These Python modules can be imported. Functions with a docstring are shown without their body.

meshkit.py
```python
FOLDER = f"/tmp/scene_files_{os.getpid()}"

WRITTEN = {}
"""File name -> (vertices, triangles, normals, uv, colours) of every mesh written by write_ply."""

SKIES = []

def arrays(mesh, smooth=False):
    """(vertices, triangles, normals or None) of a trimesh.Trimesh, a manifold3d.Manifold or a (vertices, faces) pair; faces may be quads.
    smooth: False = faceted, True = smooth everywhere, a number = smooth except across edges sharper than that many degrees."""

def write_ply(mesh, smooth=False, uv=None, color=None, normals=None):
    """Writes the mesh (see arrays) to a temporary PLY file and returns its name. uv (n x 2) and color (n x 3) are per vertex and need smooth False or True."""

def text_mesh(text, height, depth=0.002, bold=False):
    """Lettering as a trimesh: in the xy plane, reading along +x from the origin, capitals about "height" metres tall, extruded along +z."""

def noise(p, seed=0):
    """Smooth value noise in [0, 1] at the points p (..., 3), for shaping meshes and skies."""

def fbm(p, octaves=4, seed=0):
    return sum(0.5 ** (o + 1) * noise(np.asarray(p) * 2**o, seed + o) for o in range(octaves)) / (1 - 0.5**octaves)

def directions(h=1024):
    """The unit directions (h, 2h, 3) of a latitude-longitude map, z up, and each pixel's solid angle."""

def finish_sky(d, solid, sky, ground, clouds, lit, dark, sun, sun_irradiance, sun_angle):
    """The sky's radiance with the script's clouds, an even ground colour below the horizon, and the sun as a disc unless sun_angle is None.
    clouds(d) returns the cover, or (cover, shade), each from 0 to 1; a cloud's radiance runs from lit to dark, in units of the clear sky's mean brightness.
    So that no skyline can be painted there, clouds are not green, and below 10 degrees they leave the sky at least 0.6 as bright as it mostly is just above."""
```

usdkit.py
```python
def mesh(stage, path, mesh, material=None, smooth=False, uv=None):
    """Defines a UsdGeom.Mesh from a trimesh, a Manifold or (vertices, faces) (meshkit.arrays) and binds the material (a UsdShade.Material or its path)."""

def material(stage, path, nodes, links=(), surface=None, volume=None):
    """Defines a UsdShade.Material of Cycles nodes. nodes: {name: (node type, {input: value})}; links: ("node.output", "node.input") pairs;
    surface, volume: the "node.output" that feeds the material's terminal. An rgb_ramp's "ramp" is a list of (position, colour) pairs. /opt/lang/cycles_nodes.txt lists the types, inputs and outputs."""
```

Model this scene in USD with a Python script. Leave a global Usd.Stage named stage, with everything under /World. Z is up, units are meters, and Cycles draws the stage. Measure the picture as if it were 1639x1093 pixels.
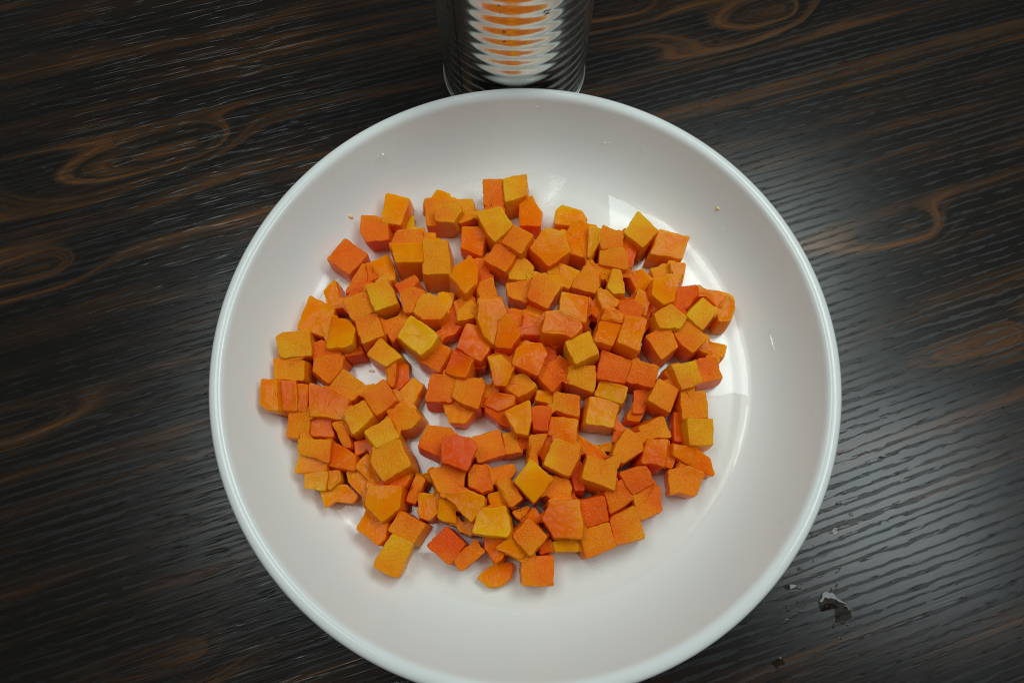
import math, random
import numpy as np
from shapely.geometry import Polygon
from shapely.ops import unary_union
from pxr import Usd, UsdGeom, UsdLux, UsdShade, Sdf, Gf, Vt
import usdkit, meshkit


DOMEC, DOMES = (0.94, 1.0, 0.97), 0.10
PANELS = [('ceiling_light', (0.52, 0.64, 1.3), (0.54, 0.54), 7.6, (0.87, 1.0, 0.97)),
          ('ceiling_light_beside', (0.82, 0.13, 1.3), (0.42, 0.42), 7.6, (0.86, 0.98, 1.0)),
          ('window_light', (-0.43, 0.34, 1.3), (0.52, 0.66), 4.7, (0.90, 1.0, 0.97))]
GRAIN = 17.0
KNOTS = [(300, 236, .024, .0110, .040), (130, 330, .05, .013, .022), (1250, 20, .018, .012, .030), (1470, 365, .014, .0095, .026), (75, 430, .022, .0105, .034),
         (1010, 10, .016, .010, .024), (1610, 545, .022, .010, .028), (300, 1050, .020, .010, .024), (20, 690, .04, .009, .02), (1180, 70, .03, .007, .018)]
WOODRAMP = [(0.28, (0.0035, 0.0029, 0.0025)), (0.47, (0.0065, 0.0047, 0.0036)), (0.56, (0.018, 0.0092, 0.0046)), (0.65, (0.062, 0.025, 0.0075)), (0.77, (0.13, 0.050, 0.012))]
WOODBUMP, WOODROUGH, WOODSPEC = 0.00014, 0.21, 0.40
CRAMP = [(0.0, (0.84, 0.078, 0.001)), (0.3, (0.92, 0.148, 0.001)), (0.5, (0.93, 0.208, 0.001)), (0.75, (0.92, 0.288, 0.002)), (1.0, (0.92, 0.405, 0.005))]
CSSS = (0.25, 0.4)
CANCOL = (0.66, 0.67, 0.63)
RIBAMP = 0.000138
DROPS = [(792, 181, 1.4, 1.9, 0.2, 'round water drop high on the plate wall below the tin can'),
         (859, 175, 1.2, 1.5, 0.5, 'small water drop on the plate wall right below the tin can'),
         (981, 192, 1.5, 1.2, 0.1, 'water drop on the upper right plate wall close to the rim'),
         (968, 233, 3.4, 1.8, -0.3, 'wide flat water drop on the upper right plate wall'),
         (1028, 245, 1.3, 1.8, 0.2, 'water drop right of the wide flat drop on the upper right wall'),
         (611, 257, 3.8, 3.0, 0.9, 'ragged water patch on the upper left plate wall'),
         (641, 232, 1.0, 3.0, 0.6, 'narrow water streak above the ragged patch on the upper left wall'),
         (1155, 366, 0.7, 1.9, 0.75, 'bright narrow water drop on the plate wall right of the golden diamond'),
         (1252, 425, 1.3, 3.0, 0.8, 'long faint water drop on the right plate wall near the rim'),
         (1234, 545, 0.8, 5.5, 0.15, 'long thin water run down the middle of the right plate wall'),
         (1297, 662, 1.6, 1.8, 0.5, 'round water drop low on the right plate wall beside the rim'),
         (1149, 722, 1.4, 1.0, 0.1, 'bright water drop right of the low yellow square'),
         (819, 981, 1.2, 0.9, 0.4, 'single water drop below the oval slice on the bottom plate wall'),
         (957, 905, 1.3, 0.8, -0.6, 'water drop below the carrots at the lower right of the plate floor'),
         (1180, 768, 0.8, 0.8, 0.0, 'tiny water drop on the plate far right of the ragged piece'),
         (1250, 835, 1.4, 1.4, 0.0, 'water drop on the lower right plate wall')]
FLECKS = [(561, 347, 1.4, .8, -.2, 'pale carrot crumb alone on the upper left plate wall'),
          (1149, 334, .7, .9, .4, 'tiny yellow carrot crumb on the upper right plate wall'),
          (596, 594, 1.5, .7, -.2, 'pale carrot crumb on the bare white gap left of the middle'),
          (666, 646, 1.5, .5, .1, 'thin pale carrot crumb on the white gap by an amber slab')]
PUDDLES = [([(1312, 955), (1322, 947), (1334, 950), (1340, 958), (1352, 962), (1358, 975), (1365, 988), (1352, 992), (1338, 994), (1337, 975), (1330, 963), (1318, 966), (1314, 978), (1311, 966)], 'dark water puddle on the wood below right of the plate'),
           ([(1330, 848), (1338, 845), (1341, 852), (1335, 856)], 'small dark water spot on the wood by the plate rim above the puddle'),
           ([(1255, 938), (1264, 934), (1275, 937), (1270, 943), (1258, 944)], 'small dark water spot between the plate rim and the puddle'),
           ([(1236, 1060), (1248, 1052), (1256, 1060), (1244, 1068)], 'small water spot on the wood below the plate at the bottom')]
SPATTER = [(1335, 815, 40, 8), (1335, 940, 26, 14), (1345, 1005, 14, 7), (1290, 930, 16, 8), (1225, 1010, 30, 6), (1270, 985, 22, 6)]
PIECES = """
0 13 .6 s slab|618,309 655,318 640,360 610,355
0 13 .3 g wedge|578,344 603,346 620,358 622,383 585,387 577,369
0 14 .25 g cube|552,381 588,407 559,438 524,415|lone orange-red carrot cube resting apart at the heap's upper left edge; the lone cube at the upper left edge
0 5 1 s chip|645,342 663,347 660,367 638,367|tiny bright yellow carrot scrap between two orange pieces at the upper left; the tiny yellow scrap
0 13 .5 g cube|680,319 728,319 728,356 683,361
0 12 .65 g cube|728,319 756,319 761,347 735,358
0 11 .6 s wedge|699,303 719,309 726,323 688,323
12 4 .65 g slab|695,334 728,325 739,336 726,356 697,353
0 14 .3 g cube|773,287 806,287 806,330 774,328
1 14 .85 g cube|806,286 842,279 843,312 809,323|pale golden carrot cube topping the heap nearest the tin can; the pale cube nearest the can
0 13 .4 s cube|831,327 851,313 867,341 865,361 832,361
4 14 .85 g cube|763,340 801,330 820,360 792,387 779,372|golden grainy carrot block leaning just below the pale cube nearest the can; the leaning golden block
0 12 .3 s wedge|740,362 765,363 777,378 770,409 738,396
2 14 .4 g cube|636,368 676,367 676,389 626,391
6 13 .6 s cube|626,391 675,388 677,418 633,420
0 13 .55 s cube|592,420 622,407 630,428 632,449 607,444
3 15 .75 g cube|677,383 715,385 721,438 677,438
0 12 .55 s wedge|677,372 697,373 695,391 676,391
5 14 .45 s cube|751,412 765,431 763,451 745,469 719,440 728,427
6 13 .4 g cube|822,360 853,376 834,405 803,387
4 13 .4 g cube|794,389 828,406 809,435 776,416
0 12 .25 g chip|757,415 774,413 783,435 774,446 761,435
5 10 .75 g wedge|831,408 847,418 854,427 851,447 816,446 814,433
0 12 .7 s wedge|900,328 932,338 940,352 921,361 888,358 890,337
6 14 .5 s cube|873,365 902,370 912,402 879,426 848,396|large smooth orange carrot block with glassy top at the heap's top centre; the large glassy block at the top
0 14 .45 s cube|902,380 917,354 932,351 946,363 943,413 910,405
3 14 .7 s wedge|943,361 961,365 959,387 941,416
2 14 .4 g cube|966,360 997,374 998,396 963,398 959,376
5 12 .5 g slab|961,398 998,396 1005,413 1003,431 959,422
0 12 .25 s wedge|999,376 1021,396 1010,431 1003,416
1 15 .85 g cube|1022,338 1054,369 1029,396 999,372|golden diamond-turned carrot cube at the heap's upper right corner; the golden diamond at the upper right
0 15 .6 s cube|1056,367 1103,379 1092,413 1042,406
5 12 .5 g cube|936,429 959,435 957,461 952,468 916,459 918,449
6 13 .75 g cube|981,431 994,432 1000,468 984,470 973,459
3 12 .5 s slab|939,421 977,425 980,437 964,447 959,435
4 12 .7 s slab|877,434 888,420 914,428 928,434 915,455 909,462 878,442
6 13 .45 g cube|862,436 874,441 898,457 876,494 844,476 851,449
10 13 .45 s cube|899,468 941,475 938,517 896,499
11 13 .33 s cube|874,499 895,497 930,516 932,524 916,540 904,535 868,531
6 14 .45 s slab|767,480 803,479 812,500 796,513 793,554 776,538 765,511
7 13 .25 s cube|797,513 812,501 833,534 817,557 793,554
3 13 .6 g wedge|732,513 733,496 755,479 764,499 759,507
0 13 .35 s wedge|727,483 752,469 761,479 734,497 731,504
5 12 .55 g cube|767,452 789,444 795,475 790,478 769,479 764,461
2 13 .5 g cube|810,454 845,448 843,473 844,485 813,473
0 12 .3 s cube|817,494 840,497 833,527 824,524 813,501
3 13 .28 s cube|840,499 872,507 867,535 834,535
2 11 .45 g wedge|844,485 861,490 874,504 843,499
1 12 .12 s cube|869,538 902,533 900,551 888,558
3 13 .28 s cube|747,517 764,522 788,551 768,578 731,555
0 11 .2 s chip|758,579 776,571 778,588 755,589
0 13 .45 s slab|535,448 541,464 549,492 527,494 518,465
0 14 .5 s slab|496,473 535,494 527,519 523,539 475,525
4 13 .5 s cube|531,507 555,511 568,526 562,550 555,554 523,557
1 14 .75 g cube|442,539 454,532 494,528 498,568 449,572|golden square carrot piece at the heap's left edge above a paler orange square; the golden square at the left edge
0 13 .65 g cube|437,574 487,577 485,608 439,606
0 13 .3 g cube|499,551 513,544 541,557 547,567 510,574
3 12 .42 g cube|504,572 541,567 549,574 547,589 525,613 501,592
0 11 .3 g slab|542,557 575,549 580,565 552,570
5 14 .5 g cube|549,480 585,466 601,497 568,513 560,507
4 14 .5 g cube|568,513 601,499 614,535 598,542 581,549
9 13 .85 g cube|585,458 619,444 636,485 601,497|pale golden square cube lying high on the heap's upper left; the pale square cube at the upper left
2 13 .3 g cube|563,448 583,418 588,454 587,463 567,465 552,470
1 13 .35 g slab|585,418 594,424 605,444 588,451
6 12 .22 g cube|633,456 665,440 670,449 659,458 640,469
5 13 .38 g cube|640,468 659,458 681,466 677,479 661,499 647,499
6 13 .6 g cube|677,470 687,468 702,485 716,499 704,510 677,510 661,499
0 12 .75 s wedge|700,479 702,469 709,467 726,470 722,490 715,499
0 11 .12 s cube|709,520 729,485 740,520 726,534 702,542
2 12 .45 g cube|609,516 647,501 636,535 629,548
9 14 .9 s cube|657,505 681,520 700,537 691,555 673,568 636,538|smooth glassy yellow carrot cube turned as a diamond, left of the heap's middle; the glassy yellow diamond
0 12 .2 s cube|560,527 568,524 578,549 560,554
5 13 .72 g cube|609,541 642,571 618,586 587,567
3 13 .4 g cube|616,585 633,577 633,598 629,620 621,612
0 12 .15 s cube|633,577 653,584 654,609 633,626 626,620
0 13 .6 s slab|636,629 661,605 676,616 659,650 640,646
4 13 .33 g cube|580,630 614,606 635,640 602,665
3 14 .5 g cube|619,657 645,648 664,654 673,668 659,684 639,689 630,677
3 13 .3 g cube|700,547 722,558 702,596 666,574
4 13 .18 s cube|728,557 757,574 745,603 712,596
2 13 .4 g cube|690,598 732,603 723,643 681,641
3 13 .5 g cube|731,606 769,606 776,617 765,655 743,647 724,634
0 12 .4 s wedge|709,647 749,647 760,657 743,677 719,675
1 13 .52 g slab|549,591 587,618 565,640 527,620
0 13 .4 s cube|418,606 442,608 445,657 428,656 417,647|dark orange carrot end farthest left in the heap, low on the plate; the leftmost dark end
0 14 .22 s cube|442,608 473,609 476,657 444,656
1 14 .35 s slab|476,613 493,616 490,658 475,657
2 14 .33 s cube|494,612 523,622 559,640 549,671 497,664
1 13 .5 g cube|464,657 496,659 492,701 458,699
0 13 .22 s cube|499,667 530,674 534,699 496,697
5 13 .7 g cube|550,660 581,641 597,665 565,696
3 12 .35 g wedge|531,677 552,671 561,715 551,715
3 13 .52 g cube|482,704 529,704 526,740 481,725 476,712
0 14 .6 s cube|479,726 496,729 524,740 519,756 472,756
1 13 .15 s cube|530,707 550,716 568,728 567,752 527,745
0 12 .25 s chip|567,707 588,704 595,718 569,728
0 14 .65 s cube|488,759 524,753 520,784 488,780|amber carrot square at the heap's lower left edge, smooth and low; the amber square at the lower left edge
1 13 .5 s cube|524,753 544,753 545,767 526,784
0 12 .55 s cube|512,784 537,777 555,776 572,794 565,805 537,801 521,812
1 12 .5 s wedge|555,754 569,750 588,770 582,795 558,771
2 12 .55 s wedge|568,745 588,725 599,747 607,770 597,776
8 13 .75 g cube|583,691 622,668 639,699 602,716|golden grainy cube stacked high on the heap's left, over another golden cube; the high golden cube on the left
7 14 .7 g cube|597,715 639,702 657,745 614,769 592,739
1 12 .6 s wedge|645,725 654,726 660,743 657,764 639,752
2 13 .25 s cube|607,769 639,753 657,761 650,778 614,780
4 15 .5 s cube|590,777 643,778 639,812 611,835 584,807
0 13 .45 s slab|587,814 609,835 619,837 616,860 605,872 571,846
2 13 .6 g cube|640,817 681,839 661,870 621,849
1 14 .72 g cube|628,855 661,869 636,925 599,907 602,894|golden carrot block lowest on the left, tipping out of the heap; the lowest golden block on the left
0 12 .1 g cube|715,843 745,870 719,903 683,873|wet red-orange carrot square with shiny top at the heap's bottom edge; the wet red square at the bottom
0 12 .4 g cube|761,864 776,882 738,914 725,894
1 13 .38 g slab|667,760 680,767 664,805 650,801
0 10 .85 s chip|674,757 687,756 691,773 683,767
4 13 .45 g cube|687,753 712,745 745,753 740,783 702,787
1 13 .5 s cube|670,790 701,790 702,818 687,832 670,827
2 13 .5 s cube|703,798 728,804 730,837 700,829
5 14 .5 s cube|708,791 751,784 774,796 773,808 754,835 727,806
0 12 .5 s wedge|728,834 754,837 755,858 735,849
6 14 .85 s wedge|768,813 809,811 817,849 810,858 776,855 756,851|smooth carrot block with a yellow stripe at the heap's lower middle; the yellow-striped block
9 14 .05 s cube|726,694 759,705 763,716 747,752 709,739 707,709|glossy red-orange carrot block standing out left of the lower middle; the glossy red block
3 13 .33 g cube|684,680 728,687 712,697 705,730 669,714
1 13 .5 g cube|757,699 799,688 810,726 765,740
0 13 .5 g cube|805,694 824,692 834,723 810,726
4 13 .3 g cube|750,759 759,743 779,746 788,783 771,787 751,777
1 13 .45 g slab|783,750 821,742 827,752 816,766 788,769
4 13 .6 g cube|795,771 812,764 836,797 819,810 809,798
8 14 .68 s cube|850,735 885,767 855,804 824,769|smooth amber carrot cube turned as a diamond in the heap's lower middle; the amber diamond in the lower middle
2 12 .5 s wedge|781,791 799,787 810,805 788,811
4 12 .5 g wedge|848,697 876,695 855,735 848,730
0 11 .12 s chip|827,691 843,694 848,715 836,718
7 13 .6 g cube|887,701 929,714 926,733 911,761 871,743|wet carrot cube with bright glints on its top, right of the lower middle; the glinting wet cube
1 12 .15 s slab|876,701 885,702 873,740 863,725
6 14 .38 s cube|841,546 867,550 875,567 861,600 820,582 826,558|smooth round-cornered orange carrot block at the very middle of the heap; the round-cornered block in the middle
5 14 .5 s wedge|781,571 803,568 810,578 823,586 810,617 793,616
2 12 .5 g chip|788,562 805,560 819,575 805,571
1 12 .08 g cube|805,561 830,544 838,550 821,575
2 13 .5 g wedge|817,615 824,600 840,598 858,616 843,629 830,635 807,619
0 12 .15 s wedge|824,585 841,593 824,603 816,612
3 13 .25 g cube|871,585 888,581 908,599 884,627 863,605
1 12 .2 g wedge|894,568 907,577 912,586 907,598 888,582
10 13 .88 g cube|905,547 943,530 958,564 921,583|bright golden grainy cube perched high, right of the heap's middle; the perched golden cube
5 13 .7 g cube|913,586 953,585 954,609 950,626 907,612
5 13 .18 g cube|964,560 1011,578 1000,613 956,605
4 13 .28 g cube|1014,574 1055,586 1045,620 1001,609
3 13 .7 s slab|961,609 1005,620 997,646 952,631
2 14 .62 s cube|945,634 992,643 981,682 939,677
3 12 .5 g cube|887,627 928,634 926,667 885,654
2 11 .5 s slab|860,624 894,626 888,647 857,639
1 13 .22 s cube|790,627 824,634 821,647 799,657 774,647
0 12 .05 s cube|772,629 790,627 805,661 819,685 799,677 776,657
0 13 .3 s cube|776,615 793,616 799,627 775,637
5 13 .52 s cube|848,640 850,672 844,696 826,691 807,659
4 13 .02 g cube|850,651 882,650 876,689 854,686|pinkish-red grainy carrot cube sunk in the middle of the heap; the pinkish-red cube
4 13 .4 s cube|883,667 925,671 921,705 876,695
0 13 .38 s slab|921,702 930,699 961,719 973,736 939,726 916,711
8 13 .65 g cube|942,729 987,745 984,784 932,764
2 12 .08 g slab|926,739 935,745 930,764 936,784 921,784 915,757
5 14 .5 g cube|1002,687 1029,699 1028,721 998,740 978,739 987,712
0 12 .25 s wedge|987,673 1002,683 991,705 980,708
0 11 .6 s chip|961,711 980,708 978,721 964,722
4 13 .12 g cube|991,756 1035,745 1047,773 1012,791
3 13 .28 g cube|969,788 995,767 1014,798 978,822
2 13 .36 g cube|1012,791 1056,776 1060,817 1026,831|flat-topped carrot cube with a yellow lower edge at the heap's lower right; the yellow-edged cube at the lower right
2 13 .15 g cube|926,802 967,794 974,833 936,843
1 14 .5 g cube|977,829 1016,809 1032,860 985,871
1 14 .5 g cube|930,849 974,836 987,874 939,893 932,864
5 15 .38 s cube|881,802 925,801 933,838 930,860 888,860 868,829
0 12 .75 s slab|884,867 930,864 936,874 930,880 888,881
4 13 .45 g cube|845,829 876,858 849,889 820,858
1 13 .55 s wedge|793,877 818,859 841,886 832,894
0 12 .3 s cube|775,858 804,858 796,877 807,891 793,900 776,877
0 12 .15 s wedge|866,871 881,863 887,881 864,886
0 5 .4 s slice|765,925 779,911 793,903 810,901 819,903 821,908 817,925 801,937 790,939 779,937|thin oval carrot slice lying alone at the heap's bottom edge; the lone oval slice
0 12 .42 g cube|835,891 886,889 885,937 836,937|neat square carrot cube lying lowest in the heap beside the oval slice; the neat square cube at the bottom
3 12 .5 g cube|887,763 909,767 916,781 912,800 892,802 873,790
2 12 .5 g wedge|820,818 852,808 831,832
0 12 .3 s cube|831,832 855,813 866,825 859,846
0 11 .25 g chip|909,773 921,795 914,800
0 11 .2 s chip|957,780 971,783 967,791 959,792
0 13 .65 g cube|1042,431 1062,423 1072,425 1073,442 1048,445
1 14 .6 s cube|1073,420 1097,421 1094,447 1082,456 1076,441
6 14 .6 s cube|1047,447 1072,441 1082,459 1079,480 1062,486 1044,470
1 13 .2 s cube|1041,472 1061,473 1059,490 1038,501
3 13 .2 g cube|1082,459 1117,456 1118,470 1092,499 1078,485
0 13 .45 s slab|1120,466 1127,462 1165,469 1175,476 1152,493 1134,476
1 13 .48 s cube|1156,483 1166,470 1175,479 1176,492 1169,513 1151,514 1149,499|rounded orange carrot end farthest right at the heap's upper right edge; the rounded end at the right edge
5 13 .85 g cube|1125,476 1149,497 1124,528 1099,504
7 12 .78 g slab|1073,487 1100,507 1089,524 1056,524 1047,503
3 13 .45 g cube|1076,526 1104,514 1132,541 1109,564 1090,550
4 13 .45 g cube|1034,538 1061,522 1076,533 1085,554 1059,575
0 12 .55 s slab|1128,544 1163,553 1159,572 1121,561
2 13 .28 g cube|1118,574 1147,571 1156,606 1124,612
6 13 .72 g cube|1076,585 1113,578 1124,610 1092,624|golden-faced carrot cube leaning on a red one at the heap's right edge; the golden-faced cube at the right edge
2 11 .4 s wedge|1063,595 1079,582 1085,615 1076,612
5 13 .55 g cube|1055,605 1086,623 1072,660 1038,639
3 13 .5 g cube|1090,627 1130,626 1133,668 1093,670
4 13 .85 g cube|1101,670 1141,671 1142,711 1104,712|yellow grainy carrot square at the heap's right edge, lowest of the yellow ones there; the low yellow square at the right edge
0 13 .25 g slab|1016,626 1047,622 1028,661 1013,660
0 10 .3 s chip|1006,663 1027,661 1023,674 1004,671
3 13 .55 g cube|1021,685 1061,666 1075,699 1048,701 1034,701
4 14 .25 s cube|1037,702 1069,704 1062,745 1027,739
0 12 .1 s slab|1079,660 1090,661 1099,707 1080,705
0 13 .3 s slab|1066,719 1078,708 1083,728 1076,750 1065,745
2 12 .28 s slab|1079,711 1106,715 1135,732 1144,759 1140,761 1106,745 1079,728
0 14 .5 g cube|1070,753 1101,745 1127,757 1113,794 1087,787 1073,790|ragged many-sided carrot piece jutting from the heap's lower right edge; the ragged piece at the lower right edge
8 5 .45 g chip|1083,750 1089,738 1101,746
6 12 .6 s slab|957,462 971,465 990,482 987,490 967,493 959,480
2 13 .25 s cube|942,496 956,470 964,490 959,511
9 13 .45 s cube|969,490 997,504 997,517 964,511
9 14 .32 s cube|961,513 994,520 981,552 952,545
9 14 .45 s cube|1001,506 1035,511 1022,561 988,547
7 12 .2 g cube|990,490 1012,479 1033,490 1025,504 998,504
4 13 .42 s cube|1022,462 1031,468 1040,485 1033,507 1014,485
1 13 .42 s cube|1004,435 1029,431 1043,447 1033,463 1019,462
2 12 .15 s cube|994,478 1014,476 1009,486 990,490
0 12 .03 s cube|938,497 953,507 945,513 936,531 930,516
0 12 .15 s cube|1042,501 1055,524 1038,523
0 12 .06 s cube|956,550 1016,562 1015,571 961,560
0 12 .03 s cube|874,553 889,561 891,577 875,579
"""

stage = Usd.Stage.CreateInMemory()
UsdGeom.SetStageUpAxis(stage, UsdGeom.Tokens.z)
UsdGeom.SetStageMetersPerUnit(stage, 1.0)
UsdGeom.Xform.Define(stage, '/World')
UsdGeom.Scope.Define(stage, '/World/Looks')
rng = np.random.default_rng(11)
T = Sdf.ValueTypeNames

# ---------------------------------------------------------------- camera, light, exposure
PW, PH, F = 1639.0, 1093.0, 1100.0            # photograph's size and focal length in its pixels
TILT, CAMZ = math.radians(17.445), 0.30905
cam = UsdGeom.Camera.Define(stage, '/World/camera')
cam.CreateHorizontalApertureAttr(36.0)
cam.CreateVerticalApertureAttr(36.0 * 682 / 1024)
cam.CreateFocalLengthAttr(36.0 * F / PW)
cam.CreateClippingRangeAttr(Gf.Vec2f(0.01, 50))
cam.AddTranslateOp().Set(Gf.Vec3d(0, 0, CAMZ))
cam.AddRotateXOp().Set(math.degrees(TILT))
cam.CreateExposureAttr(0.14)

def mat(name, nodes, links, surface=None, volume=None):
    return usdkit.material(stage, '/World/Looks/' + name, nodes, links, surface=surface, volume=volume)

dome = UsdLux.DomeLight.Define(stage, '/World/room_light')
dome.CreateIntensityAttr(1.0)
UsdShade.MaterialBindingAPI.Apply(dome.GetPrim()).Bind(
    mat('room', {'bg': ('background_shader', {'color': DOMEC, 'strength': DOMES})}, [], surface='bg.background'))

def panel(name, pos, size, inten, color, aim=None):
    l = UsdLux.RectLight.Define(stage, '/World/' + name)
    l.CreateWidthAttr(size[0]); l.CreateHeightAttr(size[1])
    l.CreateIntensityAttr(inten); l.CreateColorAttr(Gf.Vec3f(*color))
    m = Gf.Matrix4d(1.0)
    p = Gf.Vec3d(*pos)
    z = (p - Gf.Vec3d(*(aim or (pos[0], pos[1], 0)))).GetNormalized()
    x = Gf.Cross(Gf.Vec3d(0, 1, 0), z).GetNormalized(); y = Gf.Cross(z, x)
    m.SetRow3(0, x); m.SetRow3(1, y); m.SetRow3(2, z); m.SetTranslateOnly(p)
    l.AddTransformOp().Set(m)
    return l
for a in PANELS:
    panel(*a)

# ---------------------------------------------------------------- helpers
USED = {}
def path(name, parent=None):
    base = (parent.GetPath().pathString if parent else '/World') + '/' + name
    k = USED.get(base, 0); USED[base] = k + 1
    return base + ('_%03d' % k if k else '')
def tag(prim, label=None, cat=None, group=None, kind=None):
    for k, v in (('label', label), ('category', cat), ('group', group), ('kind', kind)):
        if v:
            prim.SetCustomDataByKey(k, v)
    return prim
def obj(name, m, material, parent=None, smooth=38):
    return usdkit.mesh(stage, path(name, parent), m, material, smooth=smooth).GetPrim()
def thing(name, label, cat, loc=(0, 0, 0), group=None):
    x = UsdGeom.Xform.Define(stage, path(name))
    x.AddTranslateOp().Set(Gf.Vec3d(*loc))
    return tag(x.GetPrim(), label, cat, group)
def ray(px, py):
    x, y = (np.asarray(px, float) - PW / 2) / F, -(np.asarray(py, float) - PH / 2) / F
    c, s = math.cos(TILT), math.sin(TILT)
    return np.stack([x, s + y * c, -c + y * s], -1)
def at(px, py, z):
    """the point of the plane at height z that the photograph shows at this pixel"""
    d = ray(px, py)
    return np.array([0, 0, CAMZ]) + d * ((z - CAMZ) / d[..., 2:3] if d.ndim > 1 else (z - CAMZ) / d[2])
def lathe(prof, n=160, a0=0.0, a1=2 * math.pi):
    prof = np.asarray(prof, float); full = abs(a1 - a0 - 2 * math.pi) < 1e-6
    a = np.linspace(a0, a1, n, endpoint=not full)
    v = np.stack([np.outer(prof[:, 0], np.cos(a)), np.outer(prof[:, 0], np.sin(a)), np.outer(prof[:, 1], np.ones(n))], -1).reshape(-1, 3)
    f = []
    m = len(prof)
    for i in range(m - 1):
        for j in range(n if full else n - 1):
            k = (j + 1) % n
            f.append((i * n + j, i * n + k, (i + 1) * n + k, (i + 1) * n + j))
    return v, np.array(f)
class G:
    """small builder for node graphs"""
    def __init__(s): s.n, s.l, s.k = {}, [], 0
    def add(s, kind, ins=None, name=None, **links):
        s.k += 1; name = name or 'n%d' % s.k
        s.n[name] = (kind, dict(ins or {}))
        for k, v in links.items():
            if isinstance(v, str): s.l.append((v, name + '.' + k))
            else: s.n[name][1][k] = v
        return name
    def m(s, op, a, b=0.0, c=0.0): return s.add('math', {'math_type': op}, value1=a, value2=b, value3=c) + '.value'
    def build(s, name, surface): return mat(name, s.n, s.l, surface=surface)

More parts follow.
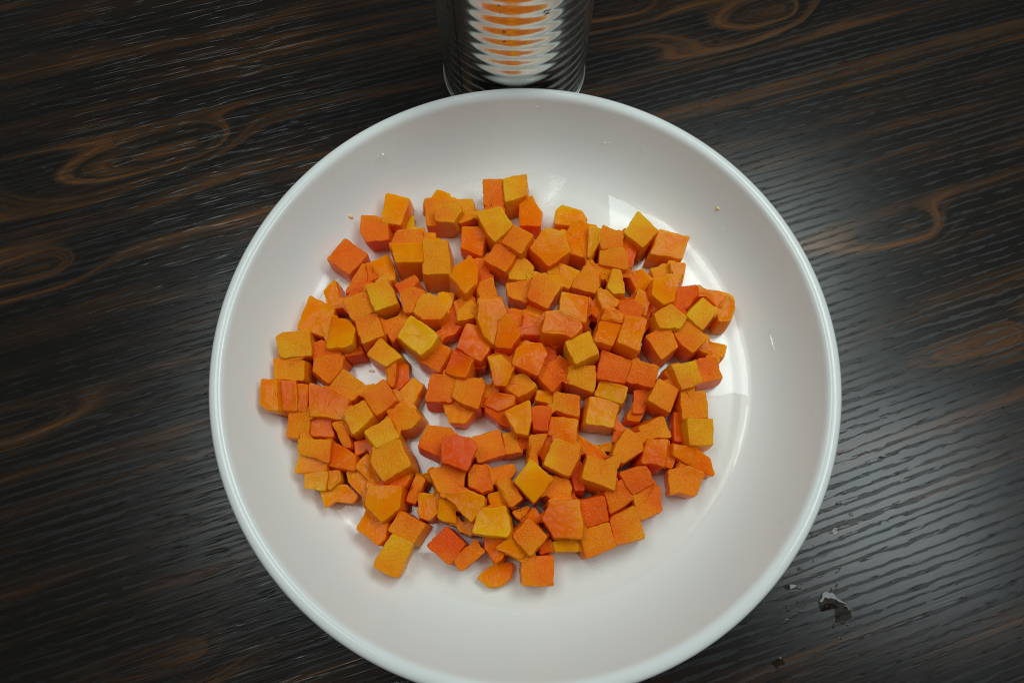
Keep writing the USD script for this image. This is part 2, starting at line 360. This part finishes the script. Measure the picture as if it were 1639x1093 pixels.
# ---------------------------------------------------------------- materials
def wood():
    g = G()
    pos = g.add('geometry') + '.position'
    rot = g.add('mapping', {'mapping_type': 'point', 'rotation': (0, 0, math.radians(-GRAIN))}, vector=pos) + '.vector'
    sep = g.add('separate_xyz', vector=rot)
    u, v = sep + '.x', sep + '.y'
    # slow bending of the grain
    w1 = g.add('noise_texture', {'scale': 1.0, 'detail': 1.0}, vector=g.add('combine_xyz', x=g.m('multiply', u, 1.8), y=g.m('multiply', v, 4.0), z=4.7) + '.vector') + '.fac'
    fld = g.m('multiply_add', w1, 0.055, v); vp = g.m('multiply_add', w1, 0.02, v)
    w2 = g.add('noise_texture', {'scale': 1.0, 'detail': 2.0}, vector=g.add('combine_xyz', x=g.m('multiply', u, 9.0), y=g.m('multiply', v, 30.0), z=1.3) + '.vector') + '.fac'
    fld = g.m('multiply_add', w2, 0.005, fld)
    c, s = math.cos(math.radians(GRAIN)), math.sin(math.radians(GRAIN))
    lift = 0.0
    for (px, py, su, sv, amp) in KNOTS:
        p = at(px, py, 0.0); ku, kv = c * p[0] + s * p[1], -s * p[0] + c * p[1]
        du = g.m('multiply', g.m('subtract', u, ku), 1 / su); dv = g.m('multiply', g.m('subtract', v, kv), 1 / sv)
        du = g.m('maximum', du, g.m('multiply', du, 0.32))
        r2 = g.m('add', g.m('multiply', du, du), g.m('multiply', dv, dv))
        e = g.m('exponent', g.m('multiply', r2, -1.0))
        fld = g.m('multiply_add', e, amp, fld); lift = g.m('add', e, lift)
    ring = g.add('noise_texture', {'dimensions': '1D', 'scale': 1.0, 'detail': 4.0, 'roughness': 0.66}, w=g.m('multiply', fld, 62.0)) + '.fac'
    ring2 = g.add('noise_texture', {'dimensions': '2D', 'scale': 1.0, 'detail': 2.0}, vector=g.add('combine_xyz', x=g.m('multiply', u, 9.0), y=g.m('multiply', fld, 60.0), z=0.0) + '.vector') + '.fac'
    tone = g.m('add', g.m('multiply', ring, 0.62), g.m('multiply', ring2, 0.38)); fine = g.add('noise_texture', {'scale': 1.0, 'detail': 2.0, 'roughness': 0.6}, vector=g.add('combine_xyz', x=g.m('multiply', u, 18.0), y=g.m('multiply', fld, 420.0), z=3.0) + '.vector') + '.fac'; tone = g.m('multiply_add', g.m('subtract', fine, 0.5), 0.22, g.m('multiply_add', lift, 0.095, tone))
    col = g.add('rgb_ramp', {'ramp': WOODRAMP}, fac=tone) + '.color'
    # pores pressed into the surface, broken along the grain
    jit = g.add('noise_texture', {'scale': 1.0, 'detail': 2.0}, vector=g.add('combine_xyz', x=g.m('multiply', u, 7.0), y=g.m('multiply', vp, 110.0), z=2.0) + '.vector') + '.fac'
    ph = g.m('multiply_add', jit, 9.0, g.m('multiply', vp, 2 * math.pi / 0.0040))
    line = g.m('sine', ph)
    dash = g.add('noise_texture', {'scale': 1.0, 'detail': 3.0, 'roughness': 0.65}, vector=g.add('combine_xyz', x=g.m('multiply', u, 95.0), y=g.m('multiply', vp, 1000.0), z=7.0) + '.vector') + '.fac'
    zone = g.add('noise_texture', {'scale': 1.0, 'detail': 1.0}, vector=g.add('combine_xyz', x=g.m('multiply', u, 5.0), y=g.m('multiply', vp, 16.0), z=5.0) + '.vector') + '.fac'
    lv = g.m('add', g.m('multiply', line, 0.30), g.m('multiply_add', dash, 1.5, g.m('multiply', zone, 0.55)))
    cut = g.m('subtract', 1.0, g.add('map_range', {'range_type': 'smoothstep', 'from_min': 1.20, 'from_max': 1.245, 'clamp': True}, value=lv) + '.result')
    fib = g.add('noise_texture', {'scale': 1.0, 'detail': 2.0, 'roughness': 0.6}, vector=g.add('combine_xyz', x=g.m('multiply', u, 40.0), y=g.m('multiply', vp, 1400.0), z=9.0) + '.vector') + '.fac'
    gr = g.add('noise_texture', {'scale': 2300.0, 'detail': 2.0}, vector=pos) + '.fac'
    chip = g.add('noise_texture', {'scale': 1.0, 'detail': 2.0, 'roughness': 0.55}, vector=g.add('combine_xyz', x=g.m('multiply', u, 15.0), y=g.m('multiply', vp, 360.0), z=2.0) + '.vector') + '.fac'
    chip = g.add('map_range', {'range_type': 'smoothstep', 'from_min': 0.45, 'from_max': 0.50, 'clamp': True}, value=chip) + '.result'
    side = g.add('map_range', {'range_type': 'smoothstep', 'from_min': 0.02, 'from_max': -0.06, 'to_min': 0.0, 'to_max': 0.7, 'clamp': True}, value=u) + '.result'
    h = g.m('add', g.m('add', g.m('multiply_add', chip, side, cut), g.m('multiply', fib, 0.2)), g.m('multiply', gr, 0.14))
    bump = g.add('bump', {'strength': 1.0, 'distance': WOODBUMP}, height=h) + '.normal'
    dark = g.add('mix_color', {'blend_type': 'multiply', 'b': (0.35, 0.33, 0.32)}, a=col, fac=g.m('multiply', g.m('subtract', 1.0, cut), 0.75)) + '.result'
    rough = g.m('multiply_add', g.m('subtract', 1.0, cut), 0.16, WOODROUGH)
    p = g.add('principled_bsdf', {'specular_ior_level': WOODSPEC * 0.9}, base_color=dark, roughness=rough, normal=bump)
    return g.build('dark_wood', p + '.BSDF')
WOOD = wood()
def ceramic():
    g = G()
    pos = g.add('geometry') + '.position'
    n = g.add('noise_texture', {'scale': 55.0, 'detail': 2.0}, vector=pos) + '.fac'
    b = g.add('bump', {'strength': 0.12, 'distance': 0.0008}, height=n) + '.normal'
    n2 = g.add('noise_texture', {'scale': 25.0, 'detail': 3.0}, vector=pos) + '.fac'
    col = g.add('mix_color', {'a': (0.79, 0.80, 0.785), 'b': (0.765, 0.775, 0.76)}, fac=n2) + '.result'
    p = g.add('principled_bsdf', {'roughness': 0.16, 'specular_ior_level': 0.4}, base_color=col, normal=b)
    return g.build('white_ceramic', p + '.BSDF')
CERAMIC = ceramic()
def water(name, tint, wav=0.0, f0=0.022):
    g = G()
    ins = {}
    gl = {'color': (1, 1, 1), 'roughness': 0.015}
    kw = {}
    if wav:
        pos = g.add('geometry') + '.position'
        n = g.add('noise_texture', {'scale': 90.0, 'detail': 2.0}, vector=pos) + '.fac'
        kw['normal'] = g.add('bump', {'strength': 0.3, 'distance': wav}, height=n) + '.normal'
    t = g.add('transparent_bsdf', {'color': tint})
    r = g.add('glossy_bsdf', gl, **kw)
    face = g.add('layer_weight', {'blend': 0.5}, **kw) + '.facing'
    f = g.m('multiply_add', g.m('power', face, 5.0), 0.97, f0)
    f = g.m('multiply', f, g.m('subtract', 1.0, g.add('geometry') + '.backfacing'))      # seen from inside the film nothing is mirrored
    x = g.add('mix_closure', fac=f, closure1=t + '.BSDF', closure2=r + '.BSDF')
    return g.build(name, x + '.closure')
JUICE = water('carrot_water', (1.0, 0.992, 0.98), 0.00006)
DROP = water('clear_water', (1.0, 1.0, 1.0), 0.00003, 0.07)
SPILL = water('spilled_water', (0.6, 0.55, 0.5), 0.00012)
def carrot(name, grainy):
    g = G()
    pos = g.add('geometry') + '.position'
    tone = g.add('attribute', {'attribute': 'tone'}) + '.fac'
    n1 = g.add('noise_texture', {'scale': 120.0, 'detail': 3.0, 'roughness': 0.6}, vector=pos) + '.fac'
    t = g.m('add', tone, g.m('multiply', g.m('subtract', n1, 0.5), 0.6))
    fine = g.add('noise_texture', {'scale': 1500.0, 'detail': 2.0, 'roughness': 0.7}, vector=pos) + '.fac'
    if grainy:
        t = g.m('add', t, g.m('multiply', g.m('subtract', fine, 0.5), 0.32))
    col = g.add('rgb_ramp', {'ramp': CRAMP}, fac=t) + '.color'
    if grainy:
        mid = g.add('noise_texture', {'scale': 520.0, 'detail': 2.0}, vector=pos) + '.fac'
        cell = g.add('noise_texture', {'scale': 1150.0, 'detail': 2.0, 'roughness': 0.6}, vector=g.add('mapping', {'location': (3.1, 1.7, 0.4)}, vector=pos) + '.vector') + '.fac'
        wet = g.add('map_range', {'range_type': 'smoothstep', 'from_min': 0.50, 'from_max': 0.68, 'to_min': 0.05, 'to_max': 0.4, 'clamp': True}, value=cell) + '.result'
        h = g.m('add', fine, g.m('multiply', mid, 0.8)); dist, rough, stren = 0.0006, 0.33, 0.85
    else:
        mid = g.add('noise_texture', {'scale': 260.0, 'detail': 3.0}, vector=pos) + '.fac'
        wet = g.add('map_range', {'range_type': 'smoothstep', 'from_min': 0.60, 'from_max': 0.78, 'to_min': 0.02, 'to_max': 0.3, 'clamp': True}, value=fine) + '.result'
        h = g.m('add', g.m('multiply', fine, 0.12), mid); dist, rough, stren = 0.00022, 0.22, 0.4
    b = g.add('bump', {'strength': stren, 'distance': dist}, height=h) + '.normal'
    glint = g.add('noise_texture', {'scale': 700.0 if grainy else 240.0, 'detail': 2.0, 'roughness': 0.6}, vector=pos) + '.fac'
    cb = g.add('bump', {'strength': 1.0, 'distance': 0.0009 if grainy else 0.0007}, height=glint) + '.normal'
    p = g.add('principled_bsdf', {'coat_weight': 0.15 if grainy else 0.2, 'coat_roughness': 0.14, 'coat_ior': 1.36, 'roughness': rough, 'subsurface_weight': CSSS[0 if grainy else 1], 'subsurface_scale': 0.0025, 'subsurface_radius': (0.9, 0.5, 0.15)}, base_color=col, normal=b, coat_normal=cb, specular_ior_level=wet)
    return g.build(name, p + '.BSDF')
CG, CS = carrot('cut_carrot', True), carrot('glassy_carrot', False)
def steel():
    g = G()
    pos = g.add('geometry') + '.position'
    sc = g.add('mapping', {'scale': (400.0, 400.0, 60.0)}, vector=pos) + '.vector'
    n = g.add('noise_texture', {'scale': 1.0, 'detail': 3.0}, vector=sc) + '.fac'
    r = g.m('multiply_add', n, 0.08, 0.16)
    p = g.add('principled_bsdf', {'base_color': CANCOL, 'metallic': 1.0}, roughness=r)
    return g.build('tinned_steel', p + '.BSDF')
STEEL = steel()
SEAM = mat('seam_steel', {'p': ('principled_bsdf', {'base_color': (0.10, 0.095, 0.09), 'metallic': 0.8, 'roughness': 0.45})}, [], surface='p.BSDF')
INK = mat('dark_ink', {'p': ('principled_bsdf', {'base_color': (0.13, 0.13, 0.12), 'roughness': 0.6})}, [], surface='p.BSDF')
FLECK = mat('carrot_fleck', {'p': ('principled_bsdf', {'base_color': (0.80, 0.62, 0.30), 'roughness': 0.4})}, [], surface='p.BSDF')

# ---------------------------------------------------------------- setting: the tabletop
TT = 0.022
def tabletop():
    x0, x1, y0, y1 = -0.62, 0.62, -0.32, 0.78
    b = 0.0015
    v = [];
    for (i, z) in ((b, -TT), (0, -TT + b), (0, -b), (b, 0)):
        v += [(x0 + i, y0 + i, z), (x1 - i, y0 + i, z), (x1 - i, y1 - i, z), (x0 + i, y1 - i, z)]
    f = [(3, 2, 1, 0), (12, 13, 14, 15)]
    for k in range(3):
        for j in range(4):
            f.append((4 * k + j, 4 * k + (j + 1) % 4, 4 * k + 4 + (j + 1) % 4, 4 * k + 4 + j))
    return np.array(v), np.array(f)
tag(obj('tabletop', tabletop(), WOOD, smooth=False), 'dark brown wood-grain tabletop under the plate and the can', 'table', kind='structure')

# ---------------------------------------------------------------- plate
PC = np.array([0.00542, 0.08125])
R0, ZF, RW = 0.092, 0.006, 0.0318
def inner(r):
    r = np.asarray(r, float)
    return ZF + 0.027 * np.clip((r - R0) / RW, 0, 1.05) ** 2.2
def plate_mesh():
    pr = [(0.0001, ZF), (0.03, ZF), (0.06, ZF), (0.08, ZF)]
    pr += [(r, float(inner(r))) for r in np.linspace(0.088, 0.1240, 26)]
    pr += [(0.1246, 0.0346), (0.1254, 0.0354), (0.1264, 0.0359), (0.1276, 0.03605), (0.1288, 0.0359), (0.1299, 0.0353), (0.1307, 0.0343), (0.1311, 0.0329), (0.1308, 0.0313), (0.1298, 0.0295)]
    pr += [(0.126, 0.0245), (0.121, 0.0175), (0.114, 0.0115), (0.105, 0.0068), (0.096, 0.0040), (0.090, 0.0030)]
    v, f = lathe(pr, 256)
    return v + [PC[0], PC[1], 0], f
def foot_mesh():
    pr = [(0.0865, 0.0033), (0.0860, 0.0010), (0.0850, 0.0), (0.0825, 0.0), (0.0815, 0.0010), (0.0808, 0.0030), (0.0001, 0.0030)]
    v, f = lathe(pr, 160)
    return v + [PC[0], PC[1], 0], f
plate = thing('plate', 'round white ceramic plate with raised rounded rim holding the diced carrots', 'plate')
obj('bowl', plate_mesh(), CERAMIC, plate, smooth=50)
obj('foot_ring', foot_mesh(), CERAMIC, plate)
JZ = 0.0078
def juice_mesh():
    n = 220
    a = np.linspace(0, 2 * math.pi, n, endpoint=False)
    re = R0 + RW * ((JZ - ZF) / 0.027) ** (1 / 2.2)
    w = np.array([meshkit.fbm(np.array([[7 * math.cos(t) + 9, 7 * math.sin(t) + 4, 0.3]]), 4, 5)[0] for t in a]) - 0.5
    rings = [(0.0, 0.0), (0.3, 0), (0.6, 0), (0.8, 0), (0.92, 0), (0.97, 0.0), (0.99, 0.0), (1.01, -0.0001)]
    v = []
    for k, (s, dz) in enumerate(rings):
        rr = re * max(s, 1e-4) + (0.006 * w if s > .9 else 0)
        v.append(np.stack([PC[0] + rr * np.cos(a), PC[1] + rr * np.sin(a), np.full(n, JZ + dz)], -1))
    f = []
    for k in range(len(rings) - 1):
        for j in range(n):
            f.append((k * n + j, (k + 1) * n + j, (k + 1) * n + (j + 1) % n, k * n + (j + 1) % n))
    return np.concatenate(v), np.array(f)
tag(obj('carrot_juice', juice_mesh(), JUICE, smooth=True), 'thin clear pool of canning water on the flat of the plate between the carrots', 'liquid', kind='stuff')

# ---------------------------------------------------------------- tin can
CC, CR = np.array([0.0012, 0.2500]), 0.0371
RIB0, RIB1, PITCH, AMP = 0.0110, 0.0990, 0.0063, RIBAMP
def can_r(z):
    z = np.asarray(z, float)
    w = np.clip((z - RIB0) / 0.006, 0, 1) * np.clip((RIB1 - z) / 0.006, 0, 1)
    return CR + AMP * w * np.cos((z - RIB0) / PITCH * 2 * math.pi)
can = thing('tin_can', 'bare ribbed tin can standing behind the plate, mirroring the carrots', 'tin can', (CC[0], CC[1], 0))
zz = np.linspace(0.0034, 0.1066, 420)
body = [(float(can_r(z)), float(z)) for z in zz] + [(CR - 0.0004, 0.1067), (CR - 0.0004, 0.0045), (0.0001, 0.0045)]
obj('body', lathe(body, 200), STEEL, can, smooth=50)
def flange(z0, z1):
    c = (z0 + z1) / 2; h = (z1 - z0) / 2
    return lathe([(CR + 0.0004 + 0.0008 * math.cos(t), c + h * math.sin(t)) for t in np.linspace(-math.pi, math.pi, 25)], 200)
obj('bottom_rim', flange(0.0002, 0.0034), STEEL, can)
obj('top_rim', flange(0.1066, 0.1098), STEEL, can)
def strip(a0, a1, off, zs=zz):
    v, f = lathe([(float(can_r(z)) + off, float(z)) for z in zs], 5, a0, a1)
    return v, f
SA = math.radians(-90 - 45)
obj('seam', strip(SA - 0.007, SA + 0.007, 0.00009), SEAM, can)
def can_point(px, py):
    """where the can's front shows this pixel: (angle, height)"""
    d = ray(px, py); o = np.array([0, 0, CAMZ])
    p = o[:2] - CC; A = d[0] ** 2 + d[1] ** 2; B = p @ d[:2]; C = p @ p - CR ** 2
    t = (-B - math.sqrt(B * B - A * C)) / A
    q = o + t * d
    return math.atan2(q[1] - CC[1], q[0] - CC[0]), q[2]
def mark(px, pts, name='printed_mark', wid=0.00022):
    """thin dark strokes lying on the can's side, as short raised ribbons"""
    V, Fc = [], []
    for (x0, y0, x1, y1) in pts:
        a0, z0 = can_point(x0, y0); a1, z1 = can_point(x1, y1)
        n = 6; dirv = np.array([(a1 - a0) * CR, z1 - z0]); nn = np.array([-dirv[1], dirv[0]]) / (np.linalg.norm(dirv) + 1e-9)
        b = len(V)
        for k in range(n + 1):
            for s in (-1, 1):
                for off in (0.00002, 0.00006):
                    a = a0 + (a1 - a0) * k / n + s * nn[0] * wid / CR; z = z0 + (z1 - z0) * k / n + s * nn[1] * wid
                    r = float(can_r(z)) + off
                    V.append((r * math.cos(a), r * math.sin(a), z))
        for k in range(n):
            o = b + 4 * k
            for q in ((1, 3), (0, 1), (3, 2), (2, 0)):
                Fc.append((o + q[0], o + q[1], o + 4 + q[1], o + 4 + q[0]))
    tag(obj(name, (np.array(V), np.array(Fc)), INK, can, smooth=False), kind=None)
mark(None, [(870, 18.2, 881.5, 15.8), (871.5, 18, 870.8, 22.5), (872, 26, 876.5, 20.5), (875, 21, 879, 20), (875.5, 23.5, 879.5, 22.5)])
mark(None, [(805, 50, 808.5, 52.5), (806, 53, 808, 51)], wid=0.0003)
mark(None, [(805, 67.5, 810, 67)])
mark(None, [(796, 9, 800, 10.5)], wid=0.0003)
mark(None, [(800, 17, 800.6, 23)], wid=0.0001)

# ---------------------------------------------------------------- carrots
CAMP = np.array([0, 0, CAMZ])
def smooth_noise(p, seed, scale): return meshkit.noise(np.asarray(p) * scale + seed * 7.31, seed) - 0.5
def carrot_mesh(px, b, h, tone, grainy, kind, seed):
    r = random.Random(seed)
    cpx = np.mean(px, 0)
    z = ZF + 0.001 * (b + h)
    for _ in range(4):                                            # the plate's wall lifts the pieces near its edge
        c = at(cpx[0], cpx[1], z)
        fl = float(inner(np.hypot(*(c[:2] - PC))))
        z = fl + 0.001 * (b + h)
    mx = 0.05 if b < 1 else 0.2
    gx, gy = r.uniform(-mx, mx), r.uniform(-mx, mx)
    d = ray(px[:, 0], px[:, 1])
    t = (z - gx * 0 - CAMZ + gx * c[0] * -1 + gy * c[1] * -1) / (d[:, 2] - gx * d[:, 0] - gy * d[:, 1])
    top = CAMP + d * t[:, None]
    P = Polygon(top[:, :2])
    if not P.is_valid: P = P.buffer(0)
    rad = 0.0005
    Q = P.buffer(-rad).buffer(rad)
    if Q.is_empty or Q.geom_type != 'Polygon': Q = P
    Q = Q.buffer(0.0003)
    L = Q.exterior.length; n = max(28, int(L / 0.00085))
    B = np.array([Q.exterior.interpolate(k * L / n).coords[0] for k in range(n)])
    if not Q.exterior.is_ccw: B = B[::-1]
    ctr = np.array(Q.centroid.coords[0])
    D = B - ctr; R = np.hypot(D[:, 0], D[:, 1])[:, None]; U = D / R
    wob = smooth_noise(np.c_[B, np.full(n, seed * 0.01)], seed % 50, 420.0) * 0.0007 + smooth_noise(np.c_[B, np.full(n, 0.5)], seed % 40 + 3, 1300.0) * 0.0003
    B = B + U * wob[:, None]
    hh = 0.001 * h if b < 1 else 0.001 * (h + min(b, 7))
    shx, shy, tap = r.uniform(-.0012, .0012), r.uniform(-.0012, .0012), (r.uniform(-.0007, .0006) if b < 1 else r.uniform(.0002, .0016))
    bulge = r.uniform(-.0002, .0006)
    def plane(xy): return z + gx * (xy[:, 0] - c[0]) + gy * (xy[:, 1] - c[1])
    crown = r.uniform(-0.0005, 0.0004)
    rows, tz = [], []
    er = 0.00038
    for s in (0.02, 0.3, 0.55, 0.78):
        xy = ctr + D * s; rows.append(np.c_[xy, plane(xy) + crown * (1 - s * s)])
    for ins, dz in ((2.6, 0.0), (1.0, 0.0), (0.5, 0.1), (0.17, 0.42), (0.0, 0.95)):
        xy = B - U * ins * er; rows.append(np.c_[xy, plane(xy) - dz * er])
    ntop = 6
    for q in (0.07, 0.3, 0.55, 0.78, 0.94):
        xy = B + U * (bulge * 4 * q * (1 - q) + tap * q) + np.array([shx, shy]) * q
        rows.append(np.c_[xy, plane(xy) - q * hh])
    xy = B + U * (tap - 0.0006) + np.array([shx, shy]); rows.append(np.c_[xy, plane(xy) - hh])
    rows.append(np.repeat(rows[-1].mean(0)[None], n, 0) * 1.0)
    V = np.concatenate(rows)
    k = 0.00045 if grainy else 0.0003
    N = smooth_noise(V, seed % 60 + 1, 330.0)
    V[:, 2] += k * N; V[:, 0] += 0.0003 * smooth_noise(V + 3, seed % 30, 380.0); V[:, 1] += 0.0003 * smooth_noise(V + 5, seed % 20, 380.0)
    low = inner(np.hypot(V[:, 0] - PC[0], V[:, 1] - PC[1])) + 0.0002
    V[:, 2] = np.maximum(V[:, 2], np.where(np.hypot(V[:, 0] - PC[0], V[:, 1] - PC[1]) < 0.1235, low, V[:, 2]))
    Fq = []
    m = len(rows)
    for i in range(m - 1):
        for j in range(n):
            j2 = (j + 1) % n
            Fq.append((i * n + j, (i + 1) * n + j, (i + 1) * n + j2, i * n + j2))
    ang = r.uniform(0, 2 * math.pi); gr = r.uniform(0.02, 0.18)
    g = ((V[:, 0] - ctr[0]) * math.cos(ang) + (V[:, 1] - ctr[1]) * math.sin(ang)) / 0.006
    tn = tone + r.uniform(-.06, .06) + gr * np.clip(g, -1, 1) + r.uniform(-.12, .14) * (np.arange(len(V)) >= n * 9) 
    return (V, np.array(Fq)), tn
COL = lambda t: 'red-orange' if t < .2 else 'deep orange' if t < .36 else 'orange' if t < .56 else 'amber' if t < .7 else 'golden'
DIRS = ['right of', 'above right of', 'above', 'above left of', 'left of', 'below left of', 'below', 'below right of']
pieces = []
for line in PIECES.strip().split('\n'):
    q = line.split('|'); b, h, tone, tex, kind = q[0].split()
    px = np.array([[float(a) for a in s.split(',')] for s in q[1].split()])
    lab = [s.strip() for s in q[2].split(';')] if len(q) > 2 else None
    pieces.append(dict(b=float(b), h=float(h), tone=float(tone), g=tex == 'g', kind=kind, px=px, c=px.mean(0), lab=lab))
for i, p in enumerate(pieces):
    p['rank'] = p['b'] + p['h'] + 0.004 * ((i * 37) % 101)
    p['poly'] = Polygon(p['px']).buffer(0)
def grown(p):
    """a piece runs on under its higher neighbours"""
    up = [q['poly'].buffer(2.5, join_style=2) for q in pieces if q['rank'] > p['rank'] + 2.0 and np.hypot(*(q['c'] - p['c'])) < 110]
    if not up: return p['px']
    g = p['poly'].buffer(9, join_style=2, mitre_limit=1.6).intersection(unary_union(up)).union(p['poly']).buffer(1.2, join_style=2).buffer(-1.2, join_style=2)
    if g.geom_type != 'Polygon': g = max(g.geoms, key=lambda a: a.area)
    if g.convex_hull.area < 1.2 * g.area: g = g.convex_hull if g.convex_hull.difference(unary_union(up + [p['poly']])).area < 60 else g
    return np.array(g.simplify(0.8).exterior.coords)[:-1]
LAND = [p for p in pieces if p['lab']]
taken = {}
def label_of(p):
    if p['lab']: return p['lab'][0]
    near = sorted(LAND, key=lambda q: np.hypot(*(q['c'] - p['c'])))
    area = Polygon(p['px']).area
    look = ('rough' if p['g'] else 'smooth') + ' ' + COL(p['tone']) + ' carrot ' + p['kind']
    for size in ('', 'small ' if area < 900 else 'large ' if area > 2100 else 'middling '):
        for q in near[:3]:
            dx, dy = p['c'] - q['c']
            k = int(round(math.degrees(math.atan2(-dy, dx)) / 45)) % 8
            far = np.hypot(dx, dy)
            for way in (('just ' if far < 75 else '') + DIRS[k],):
                t = size + look + ' ' + way + ' ' + q['lab'][1]
                if t not in taken and len(t.split()) <= 16: return t
    t0 = 'highest-lying ' + look + ' ' + way + ' ' + near[0]['lab'][1]
    return t0
for i, p in enumerate(pieces):
    m, tn = carrot_mesh(grown(p), p['b'] + 0.004 * ((i * 37) % 101) * (p['b'] > 0), p['h'], p['tone'], p['g'], p['kind'], 100 + i)
    nm = 'carrot_' + p['kind']
    M = usdkit.mesh(stage, path(nm), m, CG if p['g'] else CS, smooth=True)
    UsdGeom.PrimvarsAPI(M).CreatePrimvar('tone', T.FloatArray, 'vertex').Set(Vt.FloatArray.FromNumpy(tn.astype(np.float32)))
    lb = label_of(p); taken[lb] = 1
    tag(M.GetPrim(), lb, 'carrot piece', 'diced carrots heaped on the plate')

# ---------------------------------------------------------------- drops, crumbs and the spill
def drop_mesh(p, nrm, rx, ry, h, ang, seed):
    """a flattened dome lying on the surface at p"""
    nrm = np.asarray(nrm, float); nrm /= np.linalg.norm(nrm)
    x = np.cross([0, 1, 0.01], nrm); x /= np.linalg.norm(x); y = np.cross(nrm, x)
    n = 28; a = np.linspace(0, 2 * math.pi, n, endpoint=False)
    w = 1 + 0.35 * (meshkit.noise(np.c_[1.4 * np.cos(a) + seed, 1.4 * np.sin(a) + 3, 0 * a], seed) - 0.5)
    V, Fq = [], []
    rows = [(1.03, -0.12), (1.0, 0.08), (0.9, 0.45), (0.7, 0.78), (0.4, 0.95), (0.02, 1.0)]
    for s, q in rows:
        lx, ly = rx * s * w * np.cos(a), ry * s * w * np.sin(a)
        u, v = lx * math.cos(ang) - ly * math.sin(ang), lx * math.sin(ang) + ly * math.cos(ang)
        V.append(p + u[:, None] * x + v[:, None] * y + nrm * h * q)
    for k in range(len(rows) - 1):
        for j in range(n):
            Fq.append((k * n + j, k * n + (j + 1) % n, (k + 1) * n + (j + 1) % n, (k + 1) * n + j))
    return np.concatenate(V), np.array(Fq)
def on_plate(px, py):
    z = 0.02
    for _ in range(40):
        p = at(px, py, z); z += 0.5 * (float(inner(np.hypot(*(p[:2] - PC)))) - z)
    r = np.hypot(*(p[:2] - PC)); s = float((inner(r + 1e-4) - inner(r - 1e-4)) / 2e-4)
    e = (p[:2] - PC) / r
    return at(px, py, z), np.array([-s * e[0], -s * e[1], 1.0])
for i, (px, py, rx, ry, ang, lb) in enumerate(DROPS):
    p, nrm = on_plate(px, py)
    tag(obj('water_drop', drop_mesh(p, nrm, rx * .001, ry * .001, 0.0007, ang, i), DROP, smooth=True), lb, 'water drop', 'water drops on the plate')
for i, (px, py, rx, ry, ang, lb) in enumerate(FLECKS):
    p, nrm = on_plate(px, py)
    tag(obj('carrot_crumb', drop_mesh(p, nrm, rx * .001, ry * .001, 0.0007, ang, 40 + i), FLECK, smooth=True), lb, 'crumb')
a0, z0 = can_point(831, 92)
rn = np.array([math.cos(a0), math.sin(a0), 0.15])
tag(obj('water_drop', drop_mesh(np.array([CC[0] + CR * rn[0], CC[1] + CR * rn[1], z0]), rn, 0.0011, 0.0012, 0.0006, 0.3, 77), DROP, smooth=True),
    'round water drop clinging to the ribbed front of the tin can', 'water drop')
def puddle(pts, h, seed):
    """flat film of water with an uneven outline"""
    P = Polygon([tuple(at(x, y, 0.0)[:2]) for x, y in pts]).buffer(0.0006).buffer(-0.0003)
    if P.geom_type != 'Polygon': P = max(P.geoms, key=lambda q: q.area)
    L = P.exterior.length; n = max(16, int(L / 0.0008))
    B = np.array([P.exterior.interpolate(k * L / n).coords[0] for k in range(n)])
    if not P.exterior.is_ccw: B = B[::-1]
    c = np.array(P.representative_point().coords[0]); D = B - c
    B = B + 0.0012 * (meshkit.noise(np.c_[B * 700, np.full(n, seed)], seed)[:, None] - .5) * D / np.linalg.norm(D, axis=1)[:, None]
    D = B - c
    V, Fq = [], []
    rows = [(1.0, 0.0), (0.985, 0.5), (0.94, 0.85), (0.8, 1.0), (0.4, 1.0), (0.01, 1.0)]
    for s, q in rows: V.append(np.c_[c + D * s, np.full(n, 0.00005 + h * q)])
    for k in range(len(rows) - 1):
        for j in range(n):
            Fq.append((k * n + j, k * n + (j + 1) % n, (k + 1) * n + (j + 1) % n, (k + 1) * n + j))
    return np.concatenate(V), np.array(Fq)
for i, (pts, lb) in enumerate(PUDDLES):
    tag(obj('water_puddle', puddle(pts, 0.00008, 3 + i), SPILL, smooth=True), lb, 'water puddle')
SV, SF, k = [], [], 0
rs = random.Random(5)
for (px, py, sp, cnt) in SPATTER:
    for _ in range(cnt):
        x, y = rs.gauss(px, sp * .6), rs.gauss(py, sp)
        p = at(x, y, 0.0)
        s = rs.uniform(.0003, .0011)
        v, f = drop_mesh(p, (0, 0, 1), s, s * rs.uniform(.4, .9), s * .14, rs.uniform(0, 3), rs.randint(1, 99))
        SV.append(v); SF.append(f + k); k += len(v)
tag(obj('water_spatter', (np.concatenate(SV), np.concatenate(SF)), SPILL, smooth=True), 'fine water spatter on the dark wood right of the plate', 'water', kind='stuff')
